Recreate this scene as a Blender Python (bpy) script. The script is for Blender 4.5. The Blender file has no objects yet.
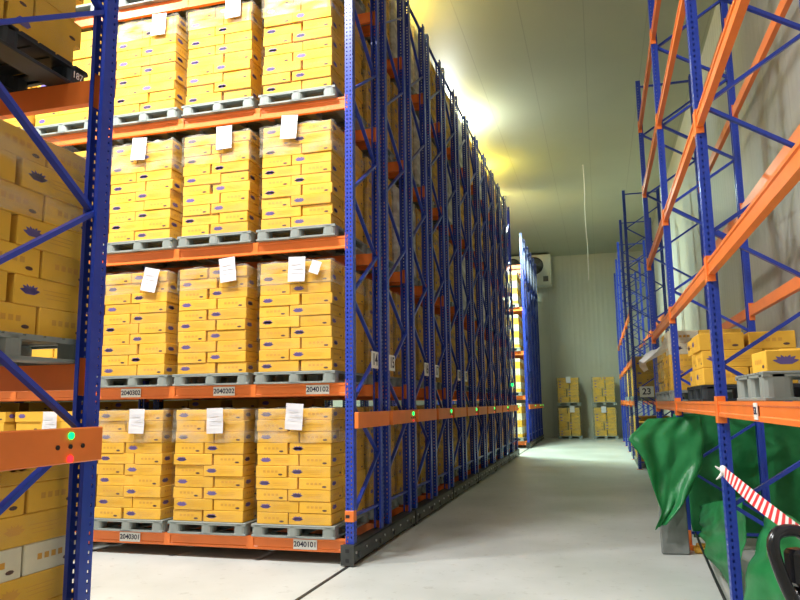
import bpy, math, random
from mathutils import Vector, Matrix
random.seed(7)
R = random.Random(11)
C = bpy.context.scene.collection
PI = math.pi

# ------------------------------------------------------------------ materials
def mat(name, col, rough=.5, metal=0., noise=0., nscale=8., bump=0., bscale=40., vary=0., spec=.5, stretch=(1, 1, 1)):
    m = bpy.data.materials.new(name); m.use_nodes = True
    nt = m.node_tree; b = nt.nodes['Principled BSDF']
    b.inputs['Base Color'].default_value = (*col, 1); b.inputs['Roughness'].default_value = rough
    b.inputs['Metallic'].default_value = metal; b.inputs['Specular IOR Level'].default_value = spec
    L = nt.links
    tc = nt.nodes.new('ShaderNodeTexCoord')
    mp = nt.nodes.new('ShaderNodeMapping'); mp.inputs['Scale'].default_value = stretch
    L.new(tc.outputs['Object'], mp.inputs['Vector'])
    last = None
    if noise:
        n = nt.nodes.new('ShaderNodeTexNoise'); n.inputs['Scale'].default_value = nscale; n.inputs['Detail'].default_value = 5
        L.new(mp.outputs['Vector'], n.inputs['Vector'])
        r = nt.nodes.new('ShaderNodeValToRGB')
        r.color_ramp.elements[0].position = .3; r.color_ramp.elements[1].position = .7
        r.color_ramp.elements[0].color = (*[max(0, c * (1 - noise)) for c in col], 1)
        r.color_ramp.elements[1].color = (*[min(1, c * (1 + noise * .6)) for c in col], 1)
        L.new(n.outputs['Fac'], r.inputs['Fac']); last = r.outputs['Color']
    if vary:
        oi = nt.nodes.new('ShaderNodeObjectInfo')
        hs = nt.nodes.new('ShaderNodeHueSaturation')
        mr = nt.nodes.new('ShaderNodeMapRange'); mr.inputs['To Min'].default_value = 1 - vary; mr.inputs['To Max'].default_value = 1 + vary
        L.new(oi.outputs['Random'], mr.inputs['Value']); L.new(mr.outputs['Result'], hs.inputs['Value'])
        if last: L.new(last, hs.inputs['Color'])
        else: hs.inputs['Color'].default_value = (*col, 1)
        last = hs.outputs['Color']
    if last: L.new(last, b.inputs['Base Color'])
    if bump:
        n2 = nt.nodes.new('ShaderNodeTexNoise'); n2.inputs['Scale'].default_value = bscale; n2.inputs['Detail'].default_value = 3
        L.new(mp.outputs['Vector'], n2.inputs['Vector'])
        bp = nt.nodes.new('ShaderNodeBump'); bp.inputs['Strength'].default_value = bump; bp.inputs['Distance'].default_value = .02
        L.new(n2.outputs['Fac'], bp.inputs['Height']); L.new(bp.outputs['Normal'], b.inputs['Normal'])
    return m

def emit(name, col, s):
    m = bpy.data.materials.new(name); m.use_nodes = True
    b = m.node_tree.nodes['Principled BSDF']
    b.inputs['Base Color'].default_value = (*col, 1)
    b.inputs['Emission Color'].default_value = (*col, 1); b.inputs['Emission Strength'].default_value = s
    return m

def film_mat(name, lo, hi, col, rough=.3):
    """thin translucent plastic: transparent with a milky, glossy share that varies in patches"""
    m = bpy.data.materials.new(name); m.use_nodes = True
    nt = m.node_tree; L = nt.links; nt.nodes.remove(nt.nodes['Principled BSDF'])
    out = nt.nodes['Material Output']
    tr = nt.nodes.new('ShaderNodeBsdfTransparent'); tr.inputs['Color'].default_value = (.97, .97, .95, 1)
    pr = nt.nodes.new('ShaderNodeBsdfPrincipled'); pr.inputs['Base Color'].default_value = (*col, 1); pr.inputs['Roughness'].default_value = rough
    mx = nt.nodes.new('ShaderNodeMixShader')
    tc = nt.nodes.new('ShaderNodeTexCoord'); mp = nt.nodes.new('ShaderNodeMapping'); mp.inputs['Scale'].default_value = (1.2, 1.2, 4)
    n = nt.nodes.new('ShaderNodeTexNoise'); n.inputs['Scale'].default_value = 2.2; n.inputs['Detail'].default_value = 4
    r = nt.nodes.new('ShaderNodeMapRange'); r.inputs['From Min'].default_value = .4; r.inputs['From Max'].default_value = .68
    r.inputs['To Min'].default_value = lo; r.inputs['To Max'].default_value = hi
    L.new(tc.outputs['Object'], mp.inputs['Vector']); L.new(mp.outputs['Vector'], n.inputs['Vector'])
    L.new(n.outputs['Fac'], r.inputs['Value']); L.new(r.outputs['Result'], mx.inputs['Fac'])
    L.new(tr.outputs[0], mx.inputs[1]); L.new(pr.outputs[0], mx.inputs[2]); L.new(mx.outputs[0], out.inputs['Surface'])
    return m

M = {}
M['blue'] = mat('blue_paint', (.020, .052, .40), .30, noise=.12, nscale=3)
M['orange'] = mat('orange_paint', (.86, .205, .036), .38, noise=.1, nscale=3)
M['card'] = mat('yellow_cardboard', (.80, .45, .052), .7, noise=.08, nscale=6, vary=.10, spec=.25)
M['cardpale'] = mat('pale_cardboard', (.72, .66, .5), .7, noise=.1, nscale=6, spec=.25)
M['purple'] = mat('purple_print', (.13, .09, .30), .6)
M['print'] = mat('orange_print', (.68, .335, .04), .7)
M['dark_print'] = mat('dark_print', (.10, .05, .04), .7)
M['pallet'] = mat('grey_plastic', (.26, .29, .272), .5, noise=.14, nscale=4)
M['pallet_black'] = mat('charcoal_plastic', (.018, .025, .032), .5, noise=.2, nscale=4)
M['paper'] = mat('paper', (.70, .69, .72), .8)
M['ink'] = mat('ink', (.02, .02, .06), .7)
M['greyink'] = mat('grey_ink', (.55, .55, .62), .8)
M['plate'] = mat('label_plate', (.80, .80, .76), .5)
M['carriage'] = mat('dark_grey_steel', (.055, .06, .058), .45, metal=.3, noise=.25, nscale=5)
M['steel'] = mat('bare_steel', (.55, .55, .54), .3, metal=.9, noise=.2)
M['rubber'] = mat('black_rubber', (.012, .012, .014), .45)
M['blackgloss'] = mat('black_gloss_plastic', (.012, .012, .016), .22)
M['white_metal'] = mat('white_sheet_metal', (.62, .63, .55), .45)
M['green_led'] = emit('green_led', (.0, .85, .10), 3.0)
M['red_led'] = emit('red_led', (1, .012, .02), 2.5)
M['tube'] = emit('lamp_tube', (1, .97, .86), 8)
M['red'] = mat('red_plastic_film', (.75, .03, .04), .5)
M['white'] = mat('white_plastic_film', (.85, .83, .82), .5)
M['board'] = mat('grey_board', (.20, .21, .20), .6, noise=.25, nscale=6, bump=.4, bscale=8)
M['yellow'] = mat('yellow_paint', (.75, .42, .05), .5)
M['film'] = film_mat('stretch_film', .0, .05, (.80, .80, .74))
M['film_top'] = film_mat('stretch_film_layered', .03, .30, (.80, .72, .58))
M['film_white'] = film_mat('white_stretch_film', .55, .9, (.80, .80, .78))
M['film_olive'] = film_mat('stretch_film_thick', .08, .38, (.55, .52, .30))

def green_mat():
    m = bpy.data.materials.new('green_sheet'); m.use_nodes = True
    nt = m.node_tree; L = nt.links; b = nt.nodes['Principled BSDF']; out = nt.nodes['Material Output']
    n = nt.nodes.new('ShaderNodeTexNoise'); n.inputs['Scale'].default_value = 3; n.inputs['Detail'].default_value = 6
    tc = nt.nodes.new('ShaderNodeTexCoord'); L.new(tc.outputs['Object'], n.inputs['Vector'])
    r = nt.nodes.new('ShaderNodeValToRGB')
    r.color_ramp.elements[0].position = .3; r.color_ramp.elements[1].position = .72
    r.color_ramp.elements[0].color = (.018, .23, .065, 1); r.color_ramp.elements[1].color = (.065, .43, .155, 1)
    L.new(n.outputs['Fac'], r.inputs['Fac']); L.new(r.outputs['Color'], b.inputs['Base Color'])
    b.inputs['Roughness'].default_value = .32
    t = nt.nodes.new('ShaderNodeBsdfTranslucent'); L.new(r.outputs['Color'], t.inputs['Color'])
    tp = nt.nodes.new('ShaderNodeBsdfTransparent'); tp.inputs['Color'].default_value = (.35, .85, .5, 1)
    m1 = nt.nodes.new('ShaderNodeMixShader'); m1.inputs['Fac'].default_value = .3
    m2 = nt.nodes.new('ShaderNodeMixShader'); m2.inputs['Fac'].default_value = .2
    L.new(b.outputs[0], m1.inputs[1]); L.new(t.outputs[0], m1.inputs[2])
    L.new(m1.outputs[0], m2.inputs[1]); L.new(tp.outputs[0], m2.inputs[2]); L.new(m2.outputs[0], out.inputs['Surface'])
    return m
M['green'] = green_mat()

def floor_mat():
    m = bpy.data.materials.new('polished_concrete'); m.use_nodes = True
    nt = m.node_tree; L = nt.links; b = nt.nodes['Principled BSDF']
    tc = nt.nodes.new('ShaderNodeTexCoord')
    def noise(scale, detail, rough=.55):
        n = nt.nodes.new('ShaderNodeTexNoise'); n.inputs['Scale'].default_value = scale; n.inputs['Detail'].default_value = detail
        n.inputs['Roughness'].default_value = rough; L.new(tc.outputs['Object'], n.inputs['Vector']); return n
    a = noise(.7, 6); r = nt.nodes.new('ShaderNodeValToRGB')
    r.color_ramp.elements[0].position = .3; r.color_ramp.elements[1].position = .7
    r.color_ramp.elements[0].color = (.44, .46, .43, 1); r.color_ramp.elements[1].color = (.60, .61, .59, 1)
    L.new(a.outputs['Fac'], r.inputs['Fac'])
    c = noise(7, 8, .7); r2 = nt.nodes.new('ShaderNodeValToRGB')
    r2.color_ramp.elements[0].position = .28; r2.color_ramp.elements[1].position = .42
    r2.color_ramp.elements[0].color = (.60, .58, .54, 1); r2.color_ramp.elements[1].color = (1, 1, 1, 1)
    L.new(c.outputs['Fac'], r2.inputs['Fac'])
    mx = nt.nodes.new('ShaderNodeMix'); mx.data_type = 'RGBA'; mx.blend_type = 'MULTIPLY'; mx.inputs['Factor'].default_value = .8
    L.new(r.outputs['Color'], mx.inputs['A']); L.new(r2.outputs['Color'], mx.inputs['B'])
    L.new(mx.outputs['Result'], b.inputs['Base Color'])
    rr = nt.nodes.new('ShaderNodeMapRange'); rr.inputs['To Min'].default_value = .28; rr.inputs['To Max'].default_value = .55
    L.new(a.outputs['Fac'], rr.inputs['Value']); L.new(rr.outputs['Result'], b.inputs['Roughness'])
    return m
M['floor'] = floor_mat()

def panel_mat(name, col, axis, width, rough=.5, ribs=True):
    """insulated cold-store panels: seam lines every `width`, faint ribs"""
    m = bpy.data.materials.new(name); m.use_nodes = True
    nt = m.node_tree; L = nt.links; b = nt.nodes['Principled BSDF']; b.inputs['Roughness'].default_value = rough
    tc = nt.nodes.new('ShaderNodeTexCoord'); sx = nt.nodes.new('ShaderNodeSeparateXYZ'); L.new(tc.outputs['Object'], sx.inputs[0])
    def math_(op, a, v):
        n = nt.nodes.new('ShaderNodeMath'); n.operation = op
        if hasattr(a, 'links'): L.new(a, n.inputs[0])
        n.inputs[1].default_value = v; return n.outputs[0]
    p = math_('MODULO', math_('ADD', sx.outputs[axis], 100.), width)
    seam = math_('LESS_THAN', p, .018)
    n = nt.nodes.new('ShaderNodeTexNoise'); n.inputs['Scale'].default_value = .5; n.inputs['Detail'].default_value = 4
    L.new(tc.outputs['Object'], n.inputs['Vector'])
    r = nt.nodes.new('ShaderNodeValToRGB'); r.color_ramp.elements[0].color = (*[c * .88 for c in col], 1); r.color_ramp.elements[1].color = (*[min(1, c * 1.08) for c in col], 1)
    L.new(n.outputs['Fac'], r.inputs['Fac'])
    mx = nt.nodes.new('ShaderNodeMix'); mx.data_type = 'RGBA'; mx.inputs['B'].default_value = (*[c * .80 for c in col], 1)
    L.new(seam, mx.inputs['Factor']); L.new(r.outputs['Color'], mx.inputs['A']); L.new(mx.outputs['Result'], b.inputs['Base Color'])
    if ribs:
        s = math_('SINE', math_('MULTIPLY', sx.outputs[axis], 2 * PI / (width / 5)), 0)
        bp = nt.nodes.new('ShaderNodeBump'); bp.inputs['Strength'].default_value = .35; bp.inputs['Distance'].default_value = .006
        L.new(s, bp.inputs['Height']); L.new(bp.outputs['Normal'], b.inputs['Normal'])
    return m
M['wallY'] = panel_mat('wall_panels_right', (.52, .51, .45), 1, 1.15)
M['wallX'] = panel_mat('wall_panels_back', (.46, .47, .40), 0, 1.15)
M['ceil'] = panel_mat('ceiling_panels', (.47, .50, .38), 0, 1.15, ribs=False)

# ------------------------------------------------------------------ mesh builder
class MB:
    def __init__(s): s.v = []; s.f = []; s.m = []
    def add(s, vs, fs, mi=0):
        o = len(s.v); s.v += [tuple(v) for v in vs]; s.f += [tuple(i + o for i in f) for f in fs]; s.m += [mi] * len(fs); return s
    def box(s, a, b, mi=0):
        (x0, y0, z0), (x1, y1, z1) = a, b
        return s.add([(x0, y0, z0), (x1, y0, z0), (x1, y1, z0), (x0, y1, z0), (x0, y0, z1), (x1, y0, z1), (x1, y1, z1), (x0, y1, z1)],
                     [(3, 2, 1, 0), (4, 5, 6, 7), (0, 1, 5, 4), (1, 2, 6, 5), (2, 3, 7, 6), (3, 0, 4, 7)], mi)
    def cbox(s, a, b, c=.004, mi=0):
        """box with chamfered edges"""
        (x0, y0, z0), (x1, y1, z1) = a, b
        vs = []; idx = {}
        for i, x in ((0, x0), (1, x1)):
            for j, y in ((0, y0), (1, y1)):
                for k, z in ((0, z0), (1, z1)):
                    sx, sy, sz = (1 - 2 * i) * c, (1 - 2 * j) * c, (1 - 2 * k) * c
                    idx[i, j, k, 0] = len(vs); vs.append((x, y + sy, z + sz))
                    idx[i, j, k, 1] = len(vs); vs.append((x + sx, y, z + sz))
                    idx[i, j, k, 2] = len(vs); vs.append((x + sx, y + sy, z))
        fs = []
        for i in (0, 1):
            q = [(0, 0), (1, 0), (1, 1), (0, 1)]
            for ax in range(3):
                face = []
                for a_, b_ in q:
                    key = [0, 0, 0]; key[ax] = i; key[(ax + 1) % 3] = a_; key[(ax + 2) % 3] = b_
                    face.append(idx[(*key, ax)])
                fs.append(tuple(face if i else face[::-1]))
        for ax in range(3):
            for a_ in (0, 1):
                for b_ in (0, 1):
                    e = []
                    for i in (0, 1):
                        key = [0, 0, 0]; key[ax] = i; key[(ax + 1) % 3] = a_; key[(ax + 2) % 3] = b_; e.append(tuple(key))
                    p, q_ = (ax + 1) % 3, (ax + 2) % 3
                    fs.append((idx[(*e[0], p)], idx[(*e[0], q_)], idx[(*e[1], q_)], idx[(*e[1], p)]))
        for i in (0, 1):
            for j in (0, 1):
                for k in (0, 1):
                    fs.append(tuple(idx[i, j, k, n] for n in range(3)))
        return s.add(vs, fs, mi)
    def bar(s, p, q, w, h, up=(0, 0, 1), mi=0):
        p, q = Vector(p), Vector(q); d = (q - p).normalized(); u = Vector(up)
        if abs(d.dot(u)) > .98: u = Vector((1, 0, 0))
        sd = d.cross(u).normalized(); u = sd.cross(d)
        vs = [c + sd * (a * w / 2) + u * (b * h / 2) for c in (p, q) for a, b in ((-1, -1), (1, -1), (1, 1), (-1, 1))]
        return s.add(vs, [(0, 1, 2, 3), (7, 6, 5, 4), (0, 4, 5, 1), (1, 5, 6, 2), (2, 6, 7, 3), (3, 7, 4, 0)], mi)
    def tube(s, pts, r, n=8, mi=0, closed=False):
        pts = [Vector(p) for p in pts]; k = len(pts); vs = []; fs = []
        prev = None
        for i, p in enumerate(pts):
            if closed: d = pts[(i + 1) % k] - pts[i - 1]
            else: d = pts[min(i + 1, k - 1)] - pts[max(i - 1, 0)]
            d.normalize()
            if prev is None: a = d.orthogonal().normalized()
            else: a = (prev - d * prev.dot(d)).normalized()
            prev = a; b = d.cross(a)
            rr = r[i] if isinstance(r, (list, tuple)) else r
            vs += [p + (a * math.cos(2 * PI * j / n) + b * math.sin(2 * PI * j / n)) * rr for j in range(n)]
        for i in range(k if closed else k - 1):
            for j in range(n):
                i2 = (i + 1) % k
                fs.append((i * n + j, i * n + (j + 1) % n, i2 * n + (j + 1) % n, i2 * n + j))
        if not closed: fs += [tuple(range(n))[::-1], tuple((k - 1) * n + j for j in range(n))]
        return s.add(vs, fs, mi)
    def cyl(s, c, r, h, ax=2, n=20, mi=0):
        c = Vector(c); e = Vector([1 if i == ax else 0 for i in range(3)])
        return s.tube([c - e * h / 2, c + e * h / 2], r, n, mi)
    def prism(s, poly, x0, x1, mi=0):
        """(y, z) polygon extruded along X"""
        n = len(poly); vs = [(x0, y, z) for y, z in poly] + [(x1, y, z) for y, z in poly]
        fs = [tuple(range(n)), tuple(range(2 * n - 1, n - 1, -1))] + [(i, n + i, n + (i + 1) % n, (i + 1) % n) for i in range(n)]
        return s.add(vs, fs, mi)
    def merge(s, o, T):
        return_o = len(s.v); s.v += [tuple(T @ Vector(v)) for v in o.v]; s.f += [tuple(i + return_o for i in f) for f in o.f]; s.m += o.m; return s
    def mesh(s, name, mats, smooth=False):
        me = bpy.data.meshes.new(name); me.from_pydata(s.v, [], s.f)
        for m in mats: me.materials.append(m)
        me.polygons.foreach_set('material_index', s.m)
        if smooth: me.polygons.foreach_set('use_smooth', [True] * len(s.f))
        me.update()
        import bmesh
        bm = bmesh.new(); bm.from_mesh(me); bmesh.ops.recalc_face_normals(bm, faces=bm.faces); bm.to_mesh(me); bm.free()
        return me
    def build(s, name, mats, parent=None, smooth=False, loc=(0, 0, 0), rz=0):
        if not isinstance(mats, (list, tuple)): mats = [mats]
        return put(name, s.mesh(name, mats, smooth), parent, loc, rz)

def put(name, me, parent=None, loc=(0, 0, 0), rz=0):
    o = bpy.data.objects.new(name, me); C.objects.link(o); o.location = loc; o.rotation_euler = (0, 0, rz)
    if parent: o.parent = parent
    return o
def tag(o, label, cat, group=None, kind=None):
    o['label'] = label; o['category'] = cat
    if group: o['group'] = group
    if kind: o['kind'] = kind
    return o
def thing(name, label, cat, loc=(0, 0, 0), rz=0, group=None):
    o = bpy.data.objects.new(name, None); C.objects.link(o); o.location = loc; o.rotation_euler = (0, 0, rz)
    o.empty_display_size = .1
    return tag(o, label, cat, group)
def struct(name, mb, m):
    o = mb.build(name, m); o['kind'] = 'structure'; return o
_txt = {}
def text(name, s, size, m, parent, loc, rot, bold=.0):
    key = (s, size, m.name)
    if key not in _txt:
        cu = bpy.data.curves.new('t', 'FONT'); cu.body = s; cu.size = size; cu.align_x = 'CENTER'; cu.align_y = 'CENTER'; cu.extrude = .0008; cu.offset = bold
        o = bpy.data.objects.new('t', cu); C.objects.link(o); bpy.context.view_layer.update()
        me = bpy.data.meshes.new_from_object(o.evaluated_get(bpy.context.evaluated_depsgraph_get()))
        bpy.data.objects.remove(o); me.materials.clear(); me.materials.append(m); me.name = 'lettering'; _txt[key] = me
    o = put(name, _txt[key], parent, loc); o.rotation_euler = rot; return o
ROWN = ['front', 'second', 'third', 'fourth', 'fifth', 'sixth', 'seventh', 'eighth', 'ninth', 'tenth', 'eleventh', 'last']
ORD = ['bottom', 'second', 'third', 'fourth', 'fifth', 'sixth', 'seventh', 'eighth', 'ninth', 'tenth', 'eleventh']

# ------------------------------------------------------------------ measures
H = 1.7136
D, XR = 7.5437, -2.69
LEV = [.2663, 1.9562, 3.6407, 5.3329, 6.993]      # beam tops
BH = .1435
ROW, GAP = 1.0065, .3398
PITCH = ROW + GAP
ZT = 8.2448
BAY = 3.39
ZC, YW = 8.91, 35.6
XWR, XWL, YF = 2.42, -10.2, -5.0
PW, PD, PH = 1.0, 1.2, .14

# ------------------------------------------------------------------ the setting
struct('floor', MB().box((XWL - .2, YF - .2, -.2), (XWR + .2, YW + .2, 0)), M['floor'])
struct('ceiling', MB().box((XWL - .2, YF - .2, ZC), (XWR + .2, YW + .2, ZC + .2)), M['ceil'])
struct('wall_right', MB().box((XWR, YF - .2, 0), (XWR + .2, YW + .2, ZC)), M['wallY'])
struct('wall_left', MB().box((XWL - .2, YF - .2, 0), (XWL, YW + .2, ZC)), M['wallY'])
struct('wall_back', MB().box((XWL, YW, 0), (XWR, YW + .2, ZC)), M['wallX'])
struct('wall_front', MB().box((XWL, YF - .2, 0), (XWR, YF, ZC)), M['wallX'])
cv = MB()
cv.box((XWR - .06, YF, 0), (XWR, YW, .12)); 
struct('baseboard_right', cv, M['wallX'])
struct('baseboard_back', MB().box((XWL, YW - .06, 0), (XWR - .06, YW, .12)), M['wallX'])
# rails let into the floor, on which the mobile racks roll
for i, x in enumerate((-2.69, -3.79, -4.89, -5.99, -7.09)):
    rb = MB()
    if i == 0:
        rb.box((x - .022, -4.5, 0), (x + .022, 34, .002), 0); rb.box((x - .008, -4.5, .002), (x + .008, 34, .0035), 1)
        mm = [M['rubber'], M['carriage']]
    else:
        rb.box((x - .03, 7.5, 0), (x + .03, 34, .002), 0); mm = [M['steel']]
    o = rb.build('floor_rail', mm); o['kind'] = 'structure'
    tag(o, ['dark floor rail running out from under the central rack corner', 'steel floor rail beneath right-hand pallets of the central rack',
            'steel floor rail beneath middle pallets of the central rack', 'steel floor rail beneath left pallets of the central rack', 'steel floor rail farthest from the main aisle'][i], 'rail')

# ------------------------------------------------------------------ shared meshes
def upright_mesh(height, w, d, holes=True):
    """perforated channel, web facing -Y at y=-d/2, centred on x; sheet steel 3 mm"""
    t = .003
    mb = MB()
    hw = w / 2
    cols = [-hw, -hw * .58, -hw * .30, hw * .30, hw * .58, hw]
    zs = []
    z = .04
    mb2 = MB()
    def sheet(pts):  # quad on the web
        mb2.add(pts, [(0, 1, 2, 3)])
    n = int((height - .1) / .05)
    if holes:
        vs = []; fs = []
        zz = [0]
        for k in range(n): zz += [.06 + k * .05, .06 + k * .05 + .022]
        zz.append(height)
        for zv in zz: vs += [(c, 0, zv) for c in cols]
        for r in range(len(zz) - 1):
            hole_row = r % 2 == 1
            for c in range(5):
                if hole_row and c in (1, 3): continue
                a = r * 6 + c; fs.append((a, a + 1, a + 7, a + 6))
        # two skins and the hole edges
        nv = len(vs)
        allv = [(x, -d / 2, zv) for x, _, zv in vs] + [(x, -d / 2 + t, zv) for x, _, zv in vs]
        allf = list(fs) + [tuple(i + nv for i in f[::-1]) for f in fs]
        from collections import Counter
        ec = Counter(); 
        for f in fs:
            for i in range(4): ec[tuple(sorted((f[i], f[(i + 1) % 4])))] += 1
        for (a, b), k in ec.items():
            if k == 1: allf.append((a, b, b + nv, a + nv))
        mb.add(allv, allf)
    else:
        mb.box((-hw, -d / 2, 0), (hw, -d / 2 + t, height))
    for sx in (-1, 1):
        x0, x1 = sorted((sx * hw, sx * (hw - t)))
        if not holes: mb.box((x0, -d / 2 + t, 0), (x1, d / 2, height)); 
        else:
            ys = [-d / 2 + t, -d / 2 + .022, -d / 2 + .036, d / 2]
            mb.box((x0, ys[0], 0), (x1, ys[1], height)); mb.box((x0, ys[2], 0), (x1, ys[3], height))
            for k in range(n + 1):
                za = 0 if k == 0 else .06 + (k - 1) * .05 + .022
                zb_ = height if k == n else .06 + k * .05
                mb.box((x0, ys[1], za), (x1, ys[2], zb_))
        x0, x1 = sorted((sx * (hw - t), sx * (hw - .024)))
        mb.box((x0, d / 2 - t, 0), (x1, d / 2, height))
    return mb.mesh('upright', [M['blue']])
UW, UD = .094, .10
UP = upright_mesh(ZT - .22, UW, UD)

def beam_mb(x0, x1, h=BH, d=.05):
    """step beam along X; front face at y=-d/2 with a recessed web, top at z=0"""
    p = [(-d / 2, 0), (-d / 2, -.022), (-d / 2 + .008, -.03), (-d / 2 + .008, -h + .034), (-d / 2, -h + .026), (-d / 2, -h), (d / 2, -h), (d / 2, 0)]
    return MB().prism(p, x0, x1)

def carton_mb(L, W, Hh, detail=True, pale=False):
    mb = MB(); e = .0012
    hl, hw = L / 2, W / 2
    if detail: mb.cbox((-hl, -hw, 0), (hl, hw, Hh), .005, 0)
    else: mb.box((-hl, -hw, 0), (hl, hw, Hh), 0)
    def decal(poly, side, mi):
        # poly in (u, v) on a vertical face; side 0:-Y 1:+Y 2:-X 3:+X
        out = []
        for u, v in poly:
            if side == 0: out.append((u, -hw - e, v))
            elif side == 1: out.append((-u, hw + e, v))
            elif side == 2: out.append((-hl - e, -u, v))
            else: out.append((hl + e, u, v))
        mb.add(out, [tuple(range(len(out)))], mi)
    def rect(u, v, w, h): return [(u - w / 2, v - h / 2), (u + w / 2, v - h / 2), (u + w / 2, v + h / 2), (u - w / 2, v + h / 2)]
    for sd in (0, 1):
        cu, cv = -L * .29, Hh * .56
        if detail:
            k = 9 if L > .3 else 7
            for i in range(7):                      # lotus: a fan of petals
                a = PI * (.06 + .88 * i / 6)
                ln = .040 + .026 * abs(math.cos(a))
                bx, by = cu + math.cos(a) * .006, cv - .016
                dx, dy = math.cos(a), math.sin(a) * .9
                pl = []
                for q in range(8):
                    t = q / 7; pl.append((t, math.sin(PI * t ** .8) * .0115))
                poly = [(bx + dx * ln * t - dy * wv, by + dy * ln * t + dx * wv) for t, wv in pl] + [(bx + dx * ln * t + dy * wv, by + dy * ln * t - dx * wv) for t, wv in pl[-2:0:-1]]
                decal(poly, sd, 1)
            decal([(cu - .064, cv - .010), (cu - .03, cv - .028), (cu + .03, cv - .028), (cu + .064, cv - .010), (cu + .03, cv + .006), (cu - .03, cv + .006)], sd, 1)
            for q in range(3): decal(rect(L * .10, Hh * (.62 - .14 * q), L * (.42 - .05 * q), .0035), sd, 2)
        else:
            decal([(cu - .055, cv), (cu - .03, cv - .024), (cu + .03, cv - .024), (cu + .055, cv), (cu + .03, cv + .026), (cu - .03, cv + .026)], sd, 1)
    for sd in (2, 3):
        if detail:
            for q in range(4): decal(rect(-W * .22 + q * W * .13, Hh * .52, W * .085, Hh * .20), sd, 2)
        u0, v0 = W * .30, Hh * .26
        decal([(u0 + .028 * math.cos(2 * PI * j / 8), v0 + .011 * math.sin(2 * PI * j / 8)) for j in range(8)], sd, 3)
    if detail:                                       # tape along the top seam
        mb.add([(-hl + .004, -.022, Hh + e), (hl - .004, -.022, Hh + e), (hl - .004, .022, Hh + e), (-hl + .004, .022, Hh + e)], [(0, 1, 2, 3)], 2)
    return mb
CM = [M['card'], M['purple'], M['print'], M['dark_print'], M['cardpale']]
CL, CW, CH = .502, .376, .1235
CSTEP = .127
TH, TSTEP = .1535, .1545
CARTON = carton_mb(CL, CW, CH).mesh('carton', CM)
TALL = carton_mb(CL, CW, TH).mesh('carton', CM)
TALLF = carton_mb(CL, CW, TH).mesh('carton', [M['card'], M['print'], M['print'], M['dark_print']])
PALEC = carton_mb(CL, CW, TH).mesh('carton', [M['cardpale'], M['purple'], M['print'], M['dark_print']])
PLAIN = carton_mb(CL, CW, CH, False)
PLAINT = carton_mb(CL, CW, TH, False)
PLAINW = carton_mb(CL, CW, CH, False); PLAINW.m = [4 if i == 0 else i for i in PLAINW.m]
STUFF = MB()

def pallet_mb(w=PW, d=PD, h=PH):
    """plastic pallet: slatted deck, nine rounded feet, three bottom skids; front at y=0"""
    mb = MB()
    mb.cbox((0, 0, h - .018), (w, .11, h), .004); mb.cbox((0, d - .11, h - .018), (w, d, h), .004)
    n = 7
    for i in range(n):
        y0 = .12 + (d - .24) * i / n
        mb.box((.0, y0, h - .016), (w, y0 + (d - .24) / n - .02, h - .002))
    for x in (0, w - .035): mb.box((x, 0, h - .03), (x + .035, d, h - .012))
    for y in (0, d - .03): mb.box((.035, y, h - .032), (w - .035, y + .03, h - .018))
    for fx, fw in ((0, .16), (w / 2 - .075, .15), (w - .16, .16)):
        for fy, fd in ((0, .16), (d / 2 - .075, .15), (d - .16, .16)):
            pl = []
            r = .05
            for cx, cy, a0 in ((fx + fw - r, fy + fd - r, 0), (fx + r, fy + fd - r, 90), (fx + r, fy + r, 180), (fx + fw - r, fy + r, 270)):
                for j in range(4):
                    a = math.radians(a0 + 30 * j); pl.append((cx + r * math.cos(a), cy + r * math.sin(a)))
            k = len(pl)
            mb.add([(x, y, .02) for x, y in pl] + [(x, y, h - .018) for x, y in pl],
                   [(i, (i + 1) % k, k + (i + 1) % k, k + i) for i in range(k)] + [tuple(range(k))[::-1], tuple(range(k, 2 * k))])
        mb.cbox((fx, 0, 0), (fx + fw, d, .022), .004)
    for fy, fd in ((0, .13), (d - .13, .13)):
        mb.box((.16, fy, .0), (w - .16, fy + fd, .02))
    return mb
PALLET = pallet_mb(h=PH - .003).mesh('pallet', [M['pallet']])
def pallet(x, y, z, label, m=None, me=None, group=None, rz=0):
    o = put('pallet', me or PALLET, None, (x, y, z + .0015), rz)
    if m: 
        o.material_slots[0].link = 'OBJECT'; o.material_slots[0].material = m
    return tag(o, label, 'pallet', group)

def layer(k, first_left_short):
    """cartons of one layer in a load 0.91 x 1.17 with its front at y = 0: (cx, cy, quarter turned, column)"""
    short_left = (k % 2 == 0) == first_left_short
    out = []
    if short_left:
        for i in range(2): out.append((.195, .26 + i * .65, True, 0))
        for i in range(3): out.append((.65, .195 + i * .39, False, 1))
    else:
        for i in range(3): out.append((.26, .195 + i * .39, False, 0))
        for i in range(2): out.append((.715, .26 + i * .65, True, 1))
    return out
N_CARTON = 0
def carton(me, x, y, z, rz, label, group):
    global N_CARTON; N_CARTON += 1
    o = put('carton', me, None, (x, y, z), rz)
    return tag(o, label, 'carton', group)
def stuff(x, y, z, rz, tmpl=None):
    STUFF.merge(tmpl or PLAIN, Matrix.Translation((x, y, z)) @ Matrix.Rotation(rz, 4, 'Z'))

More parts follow.
